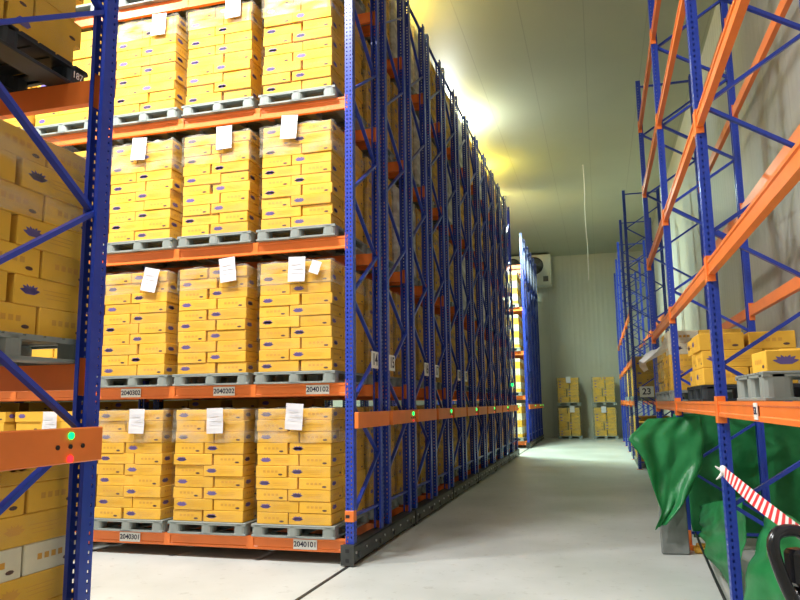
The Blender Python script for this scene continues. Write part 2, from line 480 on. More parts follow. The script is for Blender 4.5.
def wrap_mb(w, d, z0, z1, amp=.004, cap=False, seed=0):
    """loose film sleeve round a load, origin at the load's front left bottom corner"""
    rr = random.Random(seed); mb = MB()
    per = []
    nx, ny = 12, 14
    for i in range(nx): per.append((w * i / nx, 0, 0, -1))
    for i in range(ny): per.append((w, d * i / ny, 1, 0))
    for i in range(nx): per.append((w - w * i / nx, d, 0, 1))
    for i in range(ny): per.append((0, d - d * i / ny, -1, 0))
    nz = 12; n = len(per); vs = []; fs = []
    ph = [rr.uniform(0, 6.3) for _ in range(6)]
    for j in range(nz + 1):
        z = z0 + (z1 - z0) * j / nz
        for i, (x, y, a, b) in enumerate(per):
            o = amp * (math.sin(i * .9 + z * 7 + ph[0]) + .6 * math.sin(i * 1.9 - z * 13 + ph[1]) + .4 * rr.uniform(-1, 1))
            if j == nz: o -= .012
            vs.append((x + a * o, y + b * o, z + (rr.uniform(-.015, .012) if j == nz else 0)))
    for j in range(nz):
        for i in range(n):
            fs.append((j * n + i, j * n + (i + 1) % n, (j + 1) * n + (i + 1) % n, (j + 1) * n + i))
    if cap:
        fs.append(tuple(nz * n + i for i in range(n)))
    mb.add(vs, fs); return mb
def wrap(x, y, z, w, d, h, m, label, cap=False, z0=0, seed=0, amp=.004):
    o = wrap_mb(w, d, z0, h, amp, cap, seed).build('stretch_wrap', M[m], None, True, (x, y, z))
    return tag(o, label, 'stretch wrap', None)

def paper_mesh(w, h, lines=True):
    mb = MB(); n = 5
    vs = []; fs = []
    for j in range(n + 1):
        for i in range(4):
            u = i / 3 - .5; v = j / n - .5
            vs.append((u * w, -.004 - .008 * abs(math.sin(v * 4.1 + u)) , v * h))
    b = len(vs); vs += [(x, y + .0012, z) for x, y, z in vs]
    for j in range(n):
        for i in range(3):
            a = j * 4 + i; fs.append((a, a + 1, a + 5, a + 4)); fs.append((b + a + 4, b + a + 5, b + a + 1, b + a))
    ring = [i for i in range(4)] + [j * 4 + 3 for j in range(1, n + 1)] + [n * 4 + i for i in (2, 1, 0)] + [j * 4 for j in range(n - 1, 0, -1)]
    for i in range(len(ring)):
        p, q = ring[i], ring[(i + 1) % len(ring)]; fs.append((p, b + p, b + q, q))
    mb.add(vs, fs, 0)
    return mb.mesh('paper_sheet', [M['paper'], M['greyink']])
PAPER = paper_mesh(.21, .29); PAPER_S = paper_mesh(.12, .15)
def paper(x, y, z, tilt, label, small=False, me=None, name='paper_sheet'):
    o = put(name, me or (PAPER_S if small else PAPER), None, (x, y, z)); o.rotation_euler = (0, tilt, 0)
    for q in range(0 if small else 3):               # faint typed lines
        ln = MB().box((-.07, -.0165, .06 - q * .05), (.05 + .02 * q, -.0155, .066 - q * .05)).build('typed_line', M['greyink'], o)
    return tag(o, label, 'paper')

# ------------------------------------------------------------------ mobile racks
def frame(root, x, yf, yr, braces=True, zb=.22, ph=0.0, face=1):
    """an end frame: front and rear uprights with zigzag bracing between"""
    put('upright', UP, root, (x, yf, zb)); put('upright', UP, root, (x, yr, zb), PI)
    if not braces: return
    z = .62; k = 0
    MBB = lambda p, q: MB().bar(p, q, .026, .042, up=(1, 0, 0)).build('brace', M['blue'], root)
    MBB((x, yf + .03, .5), (x, yr - .03, .5))
    MBB((x, yf + .03, ZT - .12), (x, yr - .03, ZT - .12))
    front = True; z0 = ph
    while z0 + .62 < ZT - .1:
        z1 = z0 + .615
        if z0 > .35:
            MBB((x + .012 * (1 if front else -1), (yf + .02) if front else (yr - .02), z0), (x + .012 * (1 if front else -1), (yr - .02) if front else (yf + .02), z1))
        z0 = z1; front = not front
def bays(root, x_end, yf, yr, nb, conn=True, levels=LEV, brackets=True):
    for b in range(nb):
        xa, xb = x_end - BAY * (b + 1) + UW / 2, x_end - BAY * b - UW / 2
        for li, z in enumerate(levels):
            for y, rz in ((yf - .012, 0), (yr + .012, PI)):
                if rz == 0: bm_ = beam_mb(xa, xb)
                else: bm_ = beam_mb(-xb, -xa)
                o = bm_.build('beam', M['orange'], root, False, (0, y, z), rz)
                if conn and b == 0 or (conn and rz == 0):
                    for xx in (xa, xb):
                        cx = xx if rz == 0 else -xx
                        sgn = 1 if (xx == xb) == (rz == 0) else -1
                        cm = MB().box((cx - .006, -.033, -.175), (cx + .006, .03, .035))
                        cm.box((cx, -.0275 - .004, -.17), (cx + sgn * .05, -.0245, .03)) 
                        for q in range(3): cm.box((cx + sgn * .012, -.038, -.15 + q * .06), (cx + sgn * .03, -.03, -.125 + q * .06))
                        cm.build('connector', M['orange'], o)
                if brackets and rz == 0:
                    for q in (1, 2):
                        bx = xb - .085 - 1.063 * q
                        MB().box((bx - .045, -.0275, -BH + .002), (bx + .04, -.024, -.002)).box((bx - .04, -.024, -.0005), (bx + .035, ROW * .4, .0)).build('support_bar', M['orange'], o)
def carriage_base(root, y0, y1, front_plate=True):
    x1 = XR + .075; x0 = XR - .075
    b = MB()
    b.box((x0, y0, .045), (x0 + .012, y1, .215)); b.box((x1 - .012, y0, .045), (x1, y1, .215)); b.box((x0, y0, .203), (x1, y1, .217))
    b.box((x0, y0 - .012, .012), (x1, y0, .225)); b.box((x0, y1, .012), (x1, y1 + .012, .225))
    b.build('base', M['carriage'], root)
    for y in (y0 + .16, y0 + .95, (y0 + y1) / 2 + .25, y1 - .2):
        w = MB(); w.cyl((XR, y, .1), .1, .07, 0, 20); w.cyl((x1 + .006, y, .1), .035, .014, 0, 12)
        w.build('wheel', M['carriage'], root, True)
    for y in [y0 + .06 + i * (y1 - y0 - .12) / 7 for i in range(8)]:
        MB().cyl((x1 + .006, y, .14), .014, .012, 0, 8).build('bolt', M['steel'], root)
    for z in (.165, .065):
        MB().box((XR - .02, y0 - .0145, z - .02), (XR + .022, y0 - .012, z + .02)).build('plate_hole', M['rubber'], root)
    for xx in (XR - 1.1, XR - 2.2, XR - BAY):
        b = MB(); b.box((xx - .05, y0 + .5, .03), (xx + .05, y1, .12)); b.build('base_rail', M['carriage'], root)
def guard(root, y0, y1, lights=True, big=False):
    x0, x1 = XR + UW / 2 + .006, XR + UW / 2 + .056
    zo = -.016 if big else 0
    g = MB().cbox((x0, y0, 1.447 + zo), (x1, y1, 1.627 + zo), .006).build('guard_beam', M['orange'], root)
    if lights:
        yy = y1 - (.25 if big else .12)
        for z, m, nm in ((1.572, 'green_led', 'green_light'), (1.455 if big else 1.475, 'red_led', 'red_light')):
            r = .018 if big else .028
            if nm == 'red_light' and not big: r = .008
            MB().cyl((x1 + .004, yy, z), r, .01, 0, 14).build(nm, M[m], g)
        for q in (-.09, 0, .09):
            MB().cyl((x1 + .003, yy + q, 1.517), .012, .008, 0, 10).build('push_button', M['rubber'], g)
    return g
def sign(root, y, s):
    x = XR + UW / 2 + .004
    p = MB().box((x, y - .13, 2.145), (x + .006, y + .13, 2.35)).build('row_sign', M['plate'], root)
    text('sign_number', s, .2, M['ink'], p, (x + .0075, y, 2.247), (PI / 2, 0, PI / 2), .004)

# near left carriage (row whose rear post stands by the camera)
YN = 3.3454
near = thing('mobile_pallet_rack', 'nearest blue and orange rack cut off by left edge, green and red lights', 'rack', (-.055, 0, 0), 0, 'mobile racks')
frame(near, XR, YN - ROW, YN, ph=-.25)
put('upright', UP, near, (XR - BAY, YN - ROW, .22)); put('upright', UP, near, (XR - BAY, YN, .22), PI)
bays(near, XR, YN - ROW, YN, 1, brackets=False)
carriage_base(near, YN - ROW - .1, YN + .1)
guard(near, YN - ROW - .1, YN + .02, True, True)

CENTRAL = []
for c in range(6):
    r0 = 2 * c; y0 = D + r0 * PITCH; y1 = y0 + PITCH
    lab = ['front blue and orange rack facing the camera, row signs 14 and 15', 'second rack from the camera along the aisle, row signs 16 and 17',
           'third rack along the aisle, row signs 18 and 19', 'fourth rack from camera in the tight blue row', 'fifth rack in the tight blue row, just past middle',
           'last rack of the tight blue row, beside the far cross aisle'][c]
    root = thing('mobile_pallet_rack', lab, 'rack', (0, 0, 0), 0, 'mobile racks')
    nb = 2 if c == 0 else 1
    frame(root, XR, y0, y0 + ROW, ph=-.71); frame(root, XR, y1, y1 + ROW, ph=-.36)
    for b in range(nb):
        xx = XR - BAY * (b + 1)
        for yy in (y0, y1): frame(root, xx, yy, yy + ROW, braces=False)
    bays(root, XR, y0, y0 + ROW, nb, conn=(c < 2), brackets=(c == 0)); bays(root, XR, y1, y1 + ROW, 1, conn=(c < 2), brackets=False)
    carriage_base(root, y0 - .12, y1 + ROW + .1)
    guard(root, y0 - .04, y0 + ROW + .16, False); guard(root, y1 - .03, y1 + ROW + .12, True)
    if c < 3:
        sign(root, y0 + ROW - .28, str(14 + r0)); sign(root, y1 + .08 + .04, str(15 + r0))
    CENTRAL.append(root)
bc = MB().cyl((XR + UW / 2 + .03, D + 11 * PITCH - .15, 2.25), .045, .05, 0, 14).build('green_light', M['green_led'], CENTRAL[5], True)
# location plates on the two lowest beams of the front rack, and the sensor block on its corner post
front = CENTRAL[0]
def plate(x, z, s, w=.28):
    y = D - .012 - .0275
    p = MB().box((x - w / 2, y - .003, z - .052), (x + w / 2, y, z + .052)).build('location_plate', M['plate'], front)
    text('plate_number', s, .078, M['ink'], p, (x, y - .0045, z), (PI / 2, 0, 0), .0015)
XP = [-3.843 - i * 1.0685 for i in range(3)]      # pallet left edges, from the aisle
plate(XP[0] + .63, .195, '2040101'); plate(XP[2] + .53, .195, '2040301'); 
plate(XP[0] + .77, 1.885, '2040102'); plate(XP[1] + .66, 1.885, '2040202'); plate(XP[2] + .46, 1.885, '2040302')
sb = MB().cbox((XR - .055, D - .055, .45), (XR + .05, D + .04, .57), .004).build('sensor_block', M['orange'], front)
MB().box((XR - .045, D - .058, .492), (XR + .0, D - .055, .525)).build('sensor_eye', M['rubber'], sb)

# second block of racks past the far cross aisle
Y2 = 27.3
for c in range(3):
    y0 = Y2 + 2 * c * PITCH; two = c < 2
    root = thing('mobile_pallet_rack', ['far blue rack, first one beyond the cross aisle', 'far blue rack, second one beyond the cross aisle', 'farthest blue rack, under the cooling unit'][c], 'rack', (0, 0, 0), 0, 'mobile racks')
    for j in range(2 if two else 1):
        yy = y0 + j * PITCH
        frame(root, XR, yy, yy + ROW, ph=-.11); frame(root, XR - BAY, yy, yy + ROW, braces=False)
        bays(root, XR, yy, yy + ROW, 1, conn=False, brackets=False)
        guard(root, yy - .03, yy + ROW + .12, j == 1 or not two)
    carriage_base(root, y0 - .12, y0 + (PITCH if two else 0) + ROW + .1)

# ------------------------------------------------------------------ loads on the front of row 14
PNAME = ['pallet nearest the aisle', 'middle pallet', 'left pallet']
SH = ['lowest', 'second', 'third', 'fourth', 'top']
FIRST = {0: (True, True, True), 1: (False, False, False), 2: (True, True, True), 3: (False, False, True)}   # short carton at left in the bottom layer
TOPVIS = {0: 7, 1: 9, 2: 10}
LEAN = {(2, 0): .010, (3, 0): .016, (2, 1): .007, (3, 1): .004, (1, 1): .005}
yl = D - .085
for li, z in enumerate(LEV):
    for pi in range(6):
        if pi < 3: px = XP[pi]
        else: px = XP[pi - 3] - BAY
        where = PNAME[pi % 3] if pi < 3 else ['right', 'middle', 'left'][pi - 3] + ' pallet of the bay behind the near rack'
        if pi < 3: lab = f'grey plastic {where.replace("pallet", "pallet,", 1)} {SH[li]} shelf of the front rack'
        else: lab = f'grey plastic {["right", "middle", "left"][pi-3]} pallet, {SH[li]} shelf, front rack bay behind near rack'
        pallet(px, D - .1, z, lab, None, None, 'pallets on the front rack')
        zb = z + PH
        for k in range(10):
            lean = LEAN.get((li, pi), .003)
            dx = R.uniform(-1, 1) * lean * .5
            for cx, cy, turned, col in layer(k, FIRST.get(li, (True,) * 3)[pi % 3]):
                frontrow = cy < .27
                jr = R.uniform(-1, 1) * lean * .8
                jx, jy = R.uniform(-.010, .010) + dx, R.uniform(-1, 1) * (.009 + lean * .3)
                x, y = px + .045 + cx + jx, yl + cy + jy
                rz = (PI / 2 if turned else 0) + jr
                visible = frontrow and pi < 3 and (li < 3 or (li == 3 and k < TOPVIS[pi]))
                if visible:
                    lab = f'{"narrow" if turned else "wide"} yellow carton at {("left", "right")[col]} of {ORD[k]} layer, {PNAME[pi]}, {SH[li]} shelf'
                    carton(CARTON, x, y, zb + k * CSTEP, rz, lab, 'cartons on the front rack')
                else:
                    stuff(x, y, zb + k * CSTEP, rz)
        if pi < 3:
            nm = f'{PNAME[pi]}, {SH[li]} shelf of front rack'
            wrap(px + .033, yl - .014, zb, .934, 1.20, CSTEP * 10 + .005, 'film', f'clear film round load on {nm}', seed=li * 9 + pi)
            wrap(px + .029, yl - .019, zb, .942, 1.21, CSTEP * 10 + .012, 'film_top', f'milky film bunched round top of load, {nm}', z0=CSTEP * (7 if li in (0, 2) else 7.9), seed=li * 9 + pi + 50, amp=.006)

PS = [  # pallet, level, x offset, z centre offset from load top, tilt, small
    (2, 0, .62, -.13, .02, 0), (1, 0, .60, -.13, -.02, 0), (0, 0, .525, -.09, .06, 0),
    (2, 1, .73, -.11, .22, 0), (1, 1, .72, -.05, -.10, 0), (0, 1, .54, -.10, .03, 0), (0, 1, .77, -.09, .35, 1),
    (2, 2, .49, -.09, .08, 0), (1, 2, .63, -.08, .0, 0), (0, 2, .425, -.05, .08, 0),
    (2, 3, .71, -.12, .06, 0), (1, 3, .71, -.06, .0, 0)]
for pi, li, fx, dz, t, sm in PS:
    lab = f'{"small torn " if sm else ""}white paper sheet on load of {PNAME[pi]}, {SH[li]} shelf'
    paper(XP[pi] + fx, yl - .036, LEV[li] + PH + CSTEP * 10 + dz, t, lab, bool(sm))
paper(XP[0] - BAY + .62, yl - .036, LEV[0] + PH + CSTEP * 10 - .15, .03, 'white paper sheet on load seen behind the near rack, lower left')

# ------------------------------------------------------------------ loads at the aisle ends of all other rows
def end_load(y, z, row, li, white=False):
    px = XP[0]
    pallet(px, y - .1, z, f'grey pallet at aisle end of {ROWN[row]} central row, {SH[li]} shelf', None, None, 'pallets at the aisle ends')
    fs = R.random() < .5
    for k in range(10):
        for cx, cy, turned, col in layer(k, fs):
            stuff(px + .045 + cx + R.uniform(-.004, .004), y - .085 + cy, z + PH + k * CSTEP, (PI / 2 if turned else 0) + R.uniform(-.006, .006))
    wrap(px + .03, y - .10, z + PH, .94, 1.2, CSTEP * 10 + .01, 'film_white' if white else 'film_top', f'{"white" if white else "clear"} film round end load, {ROWN[row]} central row, {SH[li]} shelf', seed=row * 7 + li)
for r in range(1, 12):
    for li, z in enumerate(LEV):
        end_load(D + r * PITCH, z, r, li, white=(r in (2, 3, 5, 6, 8) and li >= 2 and (r + li) % 2 == 0) or (r in (2, 3) and li == 4))
for li, z in enumerate(LEV):
    for q in range(1, 6):
        px = XP[q] if q < 3 else XP[q - 3] - BAY
        if q < 3 or li in (0, 1, 2):
            y = D + PITCH
            pallet(px, y - .1, z, f'grey pallet directly behind front row, {ROWN[q]} from the aisle, {SH[li]} shelf', None, None, 'pallets behind the front row')
            for k in range(11):
                for cx, cy, turned, col in layer(k, True): stuff(px + .045 + cx, y - .085 + cy, z + PH + k * CSTEP, PI / 2 if turned else 0)
for r in range(5):
    for li, z in enumerate(LEV[:4]):
        y = Y2 + r * PITCH
        pallet(XP[0], y - .1, z, f'grey pallet at end of {ROWN[r]} row beyond the cross aisle, {SH[li]} shelf', None, None, 'pallets of the far block')
        for k in range(10):
            for cx, cy, turned, col in layer(k, True):
                stuff(XP[0] + .045 + cx, y - .085 + cy, z + PH + k * CSTEP, PI / 2 if turned else 0, PLAINW if k % 4 in (1, 2) else PLAIN)

# ------------------------------------------------------------------ loads on the near left rack
def near_load(li, layers, visible_from, mesh, px=None, dark=False, pale=()):
    z = LEV[li] + PH; px = px if px is not None else XP[0] + .03
    y0 = YN - ROW - .03
    for k in range(layers):
        for cx, cy, turned, col in layer(k, li == 1):
            if turned: cy = .585 + (cy - .585) * .83
            x, y = px + .045 + cx + R.uniform(-.004, .004), y0 + cy + R.uniform(-.005, .005)
            rz = (PI / 2 if turned else 0) + R.uniform(-.006, .006)
            zz = z + k * TSTEP
            if col == 1 and k >= visible_from and (cy > .5 or (k % 2 and cy > .3)):
                pos = ['front', 'centre', 'rear'][min(2, int(cy / .42))]
                lab = f'{"pale" if k in pale else "yellow"} carton, {ORD[k]} layer, {pos} of end load, {SH[li]} shelf of near left rack'
                carton(PALEC if (k in pale and not turned) else mesh, x, y, zz, rz, lab, 'cartons on the near rack')
            else: stuff(x, y, zz, rz, PLAINT)
    wrap(px + .03, y0 - .016, z, .94, 1.205, layers * TSTEP + .012, 'film', f'clear film round load on {SH[li]} shelf of near left rack', seed=li + 70)
    if li == 1: wrap(px + .026, y0 - .022, z, .948, 1.217, layers * TSTEP + .014, 'film_top', 'milky upper film round load on second shelf, near left rack', z0=TSTEP * 4, seed=33)
for li in range(4):
    dark = li == 2
    o = pallet(XP[0] + (-.13 if dark else .03), YN - ROW - .05, LEV[li], f'{"charcoal" if dark else "grey"} pallet {"marked 187 " if dark else ""}at end of near left rack, {SH[li]} shelf', M['pallet_black'] if dark else None, None, 'pallets on the near rack')
    if dark: text('pallet_marking', '187', .06, M['plate'], o, (PW + .002, PD - .09, .07), (PI / 2, 0, PI / 2))
near_load(0, 7, 1, TALLF, pale=(6, 3)); near_load(1, 7, 0, TALL); near_load(2, 7, 7, TALL, XP[0] - .13)
near_load(3, 7, 9, TALL)

# ------------------------------------------------------------------ right-hand static rack
XA, DEP = .898, .861
YR = [2.84, 6.0, 9.17, 12.34]
ZRL = [1.70, 2.80, 4.02, 5.27, 6.42]
ZTR = 7.2
def right_frame(root, y, xa, zt, up):
    put('upright', up, root, (xa, y, 0), -PI / 2); put('upright', up, root, (xa + DEP, y, 0), PI / 2)
    bb = lambda p, q: MB().bar(p, q, .028, .045, up=(0, 1, 0)).build('brace', M['blue'], root)
    for x in (xa, xa + DEP):
        MB().box((x - .075, y - .07, 0), (x + .075, y + .07, .01)).build('foot_plate', M['orange'], root)
    z = .39; fr = False
    bb((xa, y, .18), (xa + DEP, y, .18)); bb((xa, y, zt - .1), (xa + DEP, y, zt - .1))
    while z + .53 < zt - .1:
        bb((xa + .02 if fr else xa + DEP - .02, y + (.012 if fr else -.012), z), (xa + DEP - .02 if fr else xa + .02, y + (.012 if fr else -.012), z + .53))
        z += .53; fr = not fr
def right_beam(root, ya, yb, x, z, rear, h=.115):
    # along Y: build along X then turn
    L = yb - ya - .11
    o = beam_mb(-L / 2, L / 2, h, .05).build('beam', M['orange'], root, False, (x, (ya + yb) / 2, z), PI / 2 if rear else -PI / 2)
    for sx in (-1, 1):
        MB().box((sx * L / 2 - .006, -.033, -h - .05), (sx * L / 2 + .006, .03, .04)).box((min(sx * L / 2, sx * (L / 2 + .055)), -.032, -h - .05), (max(sx * L / 2, sx * (L / 2 + .055)), -.0285, .04)).build('connector', M['orange'], o)
    return o
UPR = upright_mesh(ZTR, .1, .075)
UPF = upright_mesh(7.25, .1, .075)
rr_ = thing('pallet_rack', 'mostly empty blue and orange rack standing along the right wall', 'rack')
for y in YR: right_frame(rr_, y, XA, ZTR, UPR)
lb = None
for i in range(3):
    for li, z in enumerate(ZRL):
        a = right_beam(rr_, YR[i], YR[i + 1], XA - .01, z, False); right_beam(rr_, YR[i], YR[i + 1], XA + DEP + .01, z, True)
        if i == 0 and li == 0: lb = a
# location tag on the near beam at eye level and the protector round the second post
p = MB().box((-.2, -.0305, -.085), (-.1, -.0275, -.02)); 
yy_tag = 4.55
xl = (YR[0] + YR[1]) / 2 - yy_tag          # beam-local x (turned -90 deg: local +x -> -Y)
p = MB().box((xl - .05, -.0305, -.105), (xl + .05, -.0255, -.008)).build('location_tag', M['plate'], lb)
text('tag_lettering', 'S3L', .06, M['ink'], p, (xl, -.032, -.055), (PI / 2, 0, 0), .001)
pg = MB(); yq = YR[2]
pg.box((XA - .09, yq - .085, .0), (XA - .075, yq + .085, .22)); pg.box((XA - .075, yq - .085, 0), (XA + .03, yq - .07, .22)); pg.cbox((XA - .11, yq - .13, 0), (XA + .05, yq - .085, .06), .006)
pg.build('post_protector', M['orange'], rr_)
yb_ = MB().cbox((0, 0, 0), (.26, .16, .07), .02).cbox((.03, .03, .07), (.2, .13, .10), .01).build('wheel_stop', M['yellow'], None, False, (XA + .03, yq - .3, 0))
tag(yb_, 'low yellow block on the floor beside orange post foot', 'block')

far = thing('pallet_rack', 'far blue rack along the right wall with sign 23', 'rack')
YFAR = [19.2, 22.4, 25.6, 28.8, 32.0]
for y in YFAR: right_frame(far, y, .86, 7.25, UPF)
for i in range(4):
    for li, z in enumerate(ZRL):
        if li in (0, 1, 2):
            right_beam(far, YFAR[i], YFAR[i + 1], .85, z, False); right_beam(far, YFAR[i], YFAR[i + 1], .86 + DEP + .01, z, True)
sg = MB().box((.96, 19.12, 1.80), (1.30, 19.13, 2.07)).build('row_sign', M['plate'], far)
text('sign_number', '23', .22, M['ink'], sg, (1.13, 19.117, 1.935), (PI / 2, 0, 0), .004)

# loads on the right rack
HALF = pallet_mb(1.0, .86, .167).mesh('pallet', [M['pallet']])
zr = ZRL[0]
pallet(.885, 4.41, zr, 'pale grey pallet on right rack, nearest, right edge of picture', None, HALF)
G3 = 'cartons on the right rack'
def rc(x, y, z, turned, label, me=TALL, jr=.01):
    carton(me, x, y, z, (PI / 2 if turned else 0) + R.uniform(-jr, jr), label, G3)
rc(.93 + CL / 2, 4.72, zr + .17, False, 'orange-yellow carton with clear lotus logo on nearest right pallet', CARTON)
rc(.97 + CL * 1.5 + .02, 4.72, zr + .17, False, 'carton right of the clear lotus logo carton, nearest right pallet', CARTON)
rc(1.1 + CL / 2, 5.115, zr + .17, False, 'carton behind the clear lotus logo carton, nearest right pallet')
# second load, just past the first blue post, on a charcoal pallet
y2 = 6.9
DARK = pallet_mb(1.0, 1.1, .142).mesh('pallet', [M['pallet_black']])
pallet(.87, y2 - .03, zr, 'charcoal pallet under carton stack behind nearest right-hand blue post', None, DARK)
z = zr + .145
tn = ['bottom', 'middle', 'top']
for k in range(3):
    zz = z + k * TSTEP
    if k % 2 == 0:
        xs = [(.90 + CW / 2, True), (.90 + CW * 1.5 + .012, True)]
        if k == 2: xs = [(.88 + CW / 2, True), (.90 + CW * 1.5 + .02, True)]
        for q, (x, t) in enumerate(xs):
            rc(x, y2 + CL / 2, zz, True, f'{("left", "right")[q]} front carton in {tn[k]} layer, second load on right rack')
        rc(.90 + CW / 2, y2 + CL * 1.5 + .01, zz, True, f'back left carton in {tn[k]} layer, second load on right rack')
        rc(.90 + CW * 1.5 + .02, y2 + CL * 1.5 + .01, zz, True, f'back right carton in {tn[k]} layer, second load on right rack')
    else:
        rc(.90 + CL / 2, y2 + CW / 2, zz, False, 'front left logo carton in middle layer, second load on right rack')
        rc(.90 + CL * 1.5 + .01 if False else .90 + CL + .012 + CW / 2, y2 + CL / 2, zz, True, 'front right carton in middle layer, second load on right rack')
        rc(.90 + CL / 2, y2 + CW * 1.5 + .01, zz, False, 'back left carton in middle layer, second load on right rack')
# third load, past the second blue post
y3 = 9.86
pallet(.86, y3 - .03, zr, 'grey pallet under carton stack behind second right-hand blue post', None, None)
z = zr + PH
for k in range(5):
    zz = z + k * TSTEP
    nm = ['bottom', 'second', 'third', 'fourth', 'top'][k]
    if k % 2:
        rc(.885 + CL / 2, y3 + CW / 2, zz, False, f'front left carton, {nm} layer, third load on right rack', PALEC if k == 3 else TALL)
        rc(.885 + CL + .01 + CW / 2, y3 + CL / 2, zz, True, f'front right carton, {nm} layer, third load on right rack')
        rc(.885 + CL / 2, y3 + CW * 1.5 + .01, zz, False, f'back left carton, {nm} layer, third load on right rack')
    else:
        rc(.885 + CW / 2, y3 + CL / 2, zz, True, f'front left carton, {nm} layer, third load on right rack', PALEC if k in (4,) else TALL)
        rc(.885 + CW + .01 + CL / 2, y3 + CW / 2, zz, False, f'front right carton, {nm} layer, third load on right rack', PALEC if k == 0 else TALL)
        rc(.885 + CW / 2, y3 + CL * 1.5 + .01, zz, True, f'back left carton, {nm} layer, third load on right rack')
wrap(.86, y3 - .02, z, .96, 1.12, 5 * TSTEP + .01, 'film', 'clear film round the third load on the right rack', seed=81)
# a loose flap of film hanging from it into the aisle
fl = MB(); n = 7; vs = []; fs = []
for j in range(n + 1):
    for i in range(5):
        u, v = i / 4, j / n
        vs.append((.87 - .22 * v + .12 * math.sin(4 * v + 3 * u) * v - .10 * u * v, y3 - .05 + .22 * u, zr + .80 - .26 * v * v - .16 * u + .04 * math.sin(9 * u + 5 * v)))
for j in range(n):
    for i in range(4):
        a = j * 5 + i; fs.append((a, a + 1, a + 6, a + 5))
fl.add(vs, fs); o = fl.build('film_flap', M['film_white'], None, True)
tag(o, 'torn white film flap hanging off the third right-hand load', 'stretch wrap')
# fourth load deeper in the same bay and a load on the far rack
pallet(.86, 11.07, zr, 'grey pallet behind the third load on right rack', None, None)
for k in range(4):
    for cx, cy, turned, col in layer(k, True): stuff(.90 + cx, 11.09 + cy * .88, zr + PH + k * TSTEP, PI / 2 if turned else 0, PLAINT if not turned else PLAIN)
wrap(.87, 11.07, zr + PH, .96, 1.1, 4 * TSTEP + .01, 'film_olive', 'film round the load behind third load, right rack', seed=83)
for i, (yy, zz, n) in enumerate(((19.45, zr, 8), (20.8, zr, 7), (22.7, zr, 8), (19.45, 0, 8), (20.8, 0, 9), (22.8, 0, 8), (24.1, zr, 8), (25.9, zr, 7), (25.9, 0, 8))):
    lb_ = 'upper' if zz else 'floor level'
    nth = ['first', 'second', 'third', 'first', 'second', 'third', 'fourth', 'fifth', 'fourth'][i]
    pallet(.84, yy, zz, f'grey pallet, {nth} {lb_} load of far right rack', None, None)
    if zz:
        for k in range(n):
            for cx, cy, turned, col in layer(k, bool(i % 2)): stuff(.885 + cx, yy + .015 + cy, zz + PH + k * CSTEP if k < 7 else zz + PH + k * CSTEP, PI / 2 if turned else 0)
    else:
        for k in range(n):
            for cx, cy, turned, col in layer(k, bool(i % 2)): stuff(.885 + cx, yy + .015 + cy, zz + PH + k * CSTEP, PI / 2 if turned else 0)
    wrap(.865, yy, zz + PH, .95, 1.2, n * CSTEP + .01, 'film_olive', f'film round {nth} {lb_} load of far right rack', seed=90 + i)

# ------------------------------------------------------------------ stacks by the back wall
BP = pallet_mb(1.1, 1.1, .147).mesh('pallet', [M['pallet']])
for i, x in enumerate((-2.0, -.40)):
    sd = ('left', 'right')[i]
    for j, z in enumerate((0, 1.52)):
        ul = ('lower', 'upper')[j]
        pallet(x, 34.1, z, f'{ul} grey pallet of {sd} stack by the back wall', None, BP)
        n = 10 if j == 0 else 9
        for k in range(n):
            for cx, cy, turned, col in layer(k, bool(k % 3)): stuff(x + .06 + cx * 1.08, 34.12 + cy * .9 if False else 34.14 + cy * .85, z + .15 + k * CSTEP, PI / 2 if turned else 0, PLAIN)
        wrap(x + .03, 34.09, z + .15, 1.03, 1.06, n * CSTEP + .02, 'film_olive', f'cloudy film round {ul} load of {sd} back wall stack', seed=120 + i * 2 + j, amp=.008)
paper(-1.42, 34.07, 2.72, 0, 'white paper on upper load of left back wall stack')
paper(-1.30, 34.07, 1.36, 0, 'white paper on lower load of left back wall stack')
paper(.10, 34.07, 1.33, 0, 'white paper on lower load of right back wall stack')

so = STUFF.build('stacked_cartons', CM)
tag(so, 'all the remaining yellow cartons stacked deep and far in the racks', 'cartons', None, 'stuff')

# ------------------------------------------------------------------ cooling unit under the ceiling at the back
cu = thing('cooling_unit', 'white ceiling cooling unit with round fan above far racks', 'cooling unit', (-3.0, 34.3, 7.3))
MB().cbox((-1.5, 0, 0), (1.0, .8, 1.5), .02).build('casing', M['white_metal'], cu)
for fx in (.22, -.85):
    rg = MB(); rg.tube([(fx + .40 * math.cos(2 * PI * j / 24), -.03, .95 + .40 * math.sin(2 * PI * j / 24)) for j in range(24)], .035, 8, closed=True)
    f = rg.build('fan_ring', M['rubber'], cu, True)
    MB().cyl((fx, -.008, .95), .38, .012, 1, 24).build('fan_opening', M['rubber'], f)
    bl = MB()
    for q in range(5):
        a = 2 * PI * q / 5
        bl.add([(fx + r * math.cos(a + t), -.02 - .03 * (t > .1), .95 + r * math.sin(a + t)) for r, t in ((.06, 0), (.34, -.1), (.34, .45), (.06, .6))], [(0, 1, 2, 3)])
    bl.cyl((fx, -.03, .95), .07, .05, 1, 12)
    bl.build('fan_blades', M['carriage'], f)
MB().box((.62, -.012, .16), (.86, 0, .42)).build('vent_panel', M['carriage'], cu)
MB().box((-1.52, -.06, -.03), (1.02, .82, .0)).build('drip_tray', M['white_metal'], cu)
for xx in (-1.2, .7): MB().cyl((xx, .4, 1.555), .02, .11, 2, 8).build('hanger', M['steel'], cu)
# cord hanging from the ceiling
o = MB().tube([(-.16 + .012 * math.sin(i), 21.7, ZC - i * .36) for i in range(11)], .012, 6).build('hanging_cord', M['white'], None, True)
tag(o, 'thin pale cord hanging from ceiling over the main aisle', 'cord')

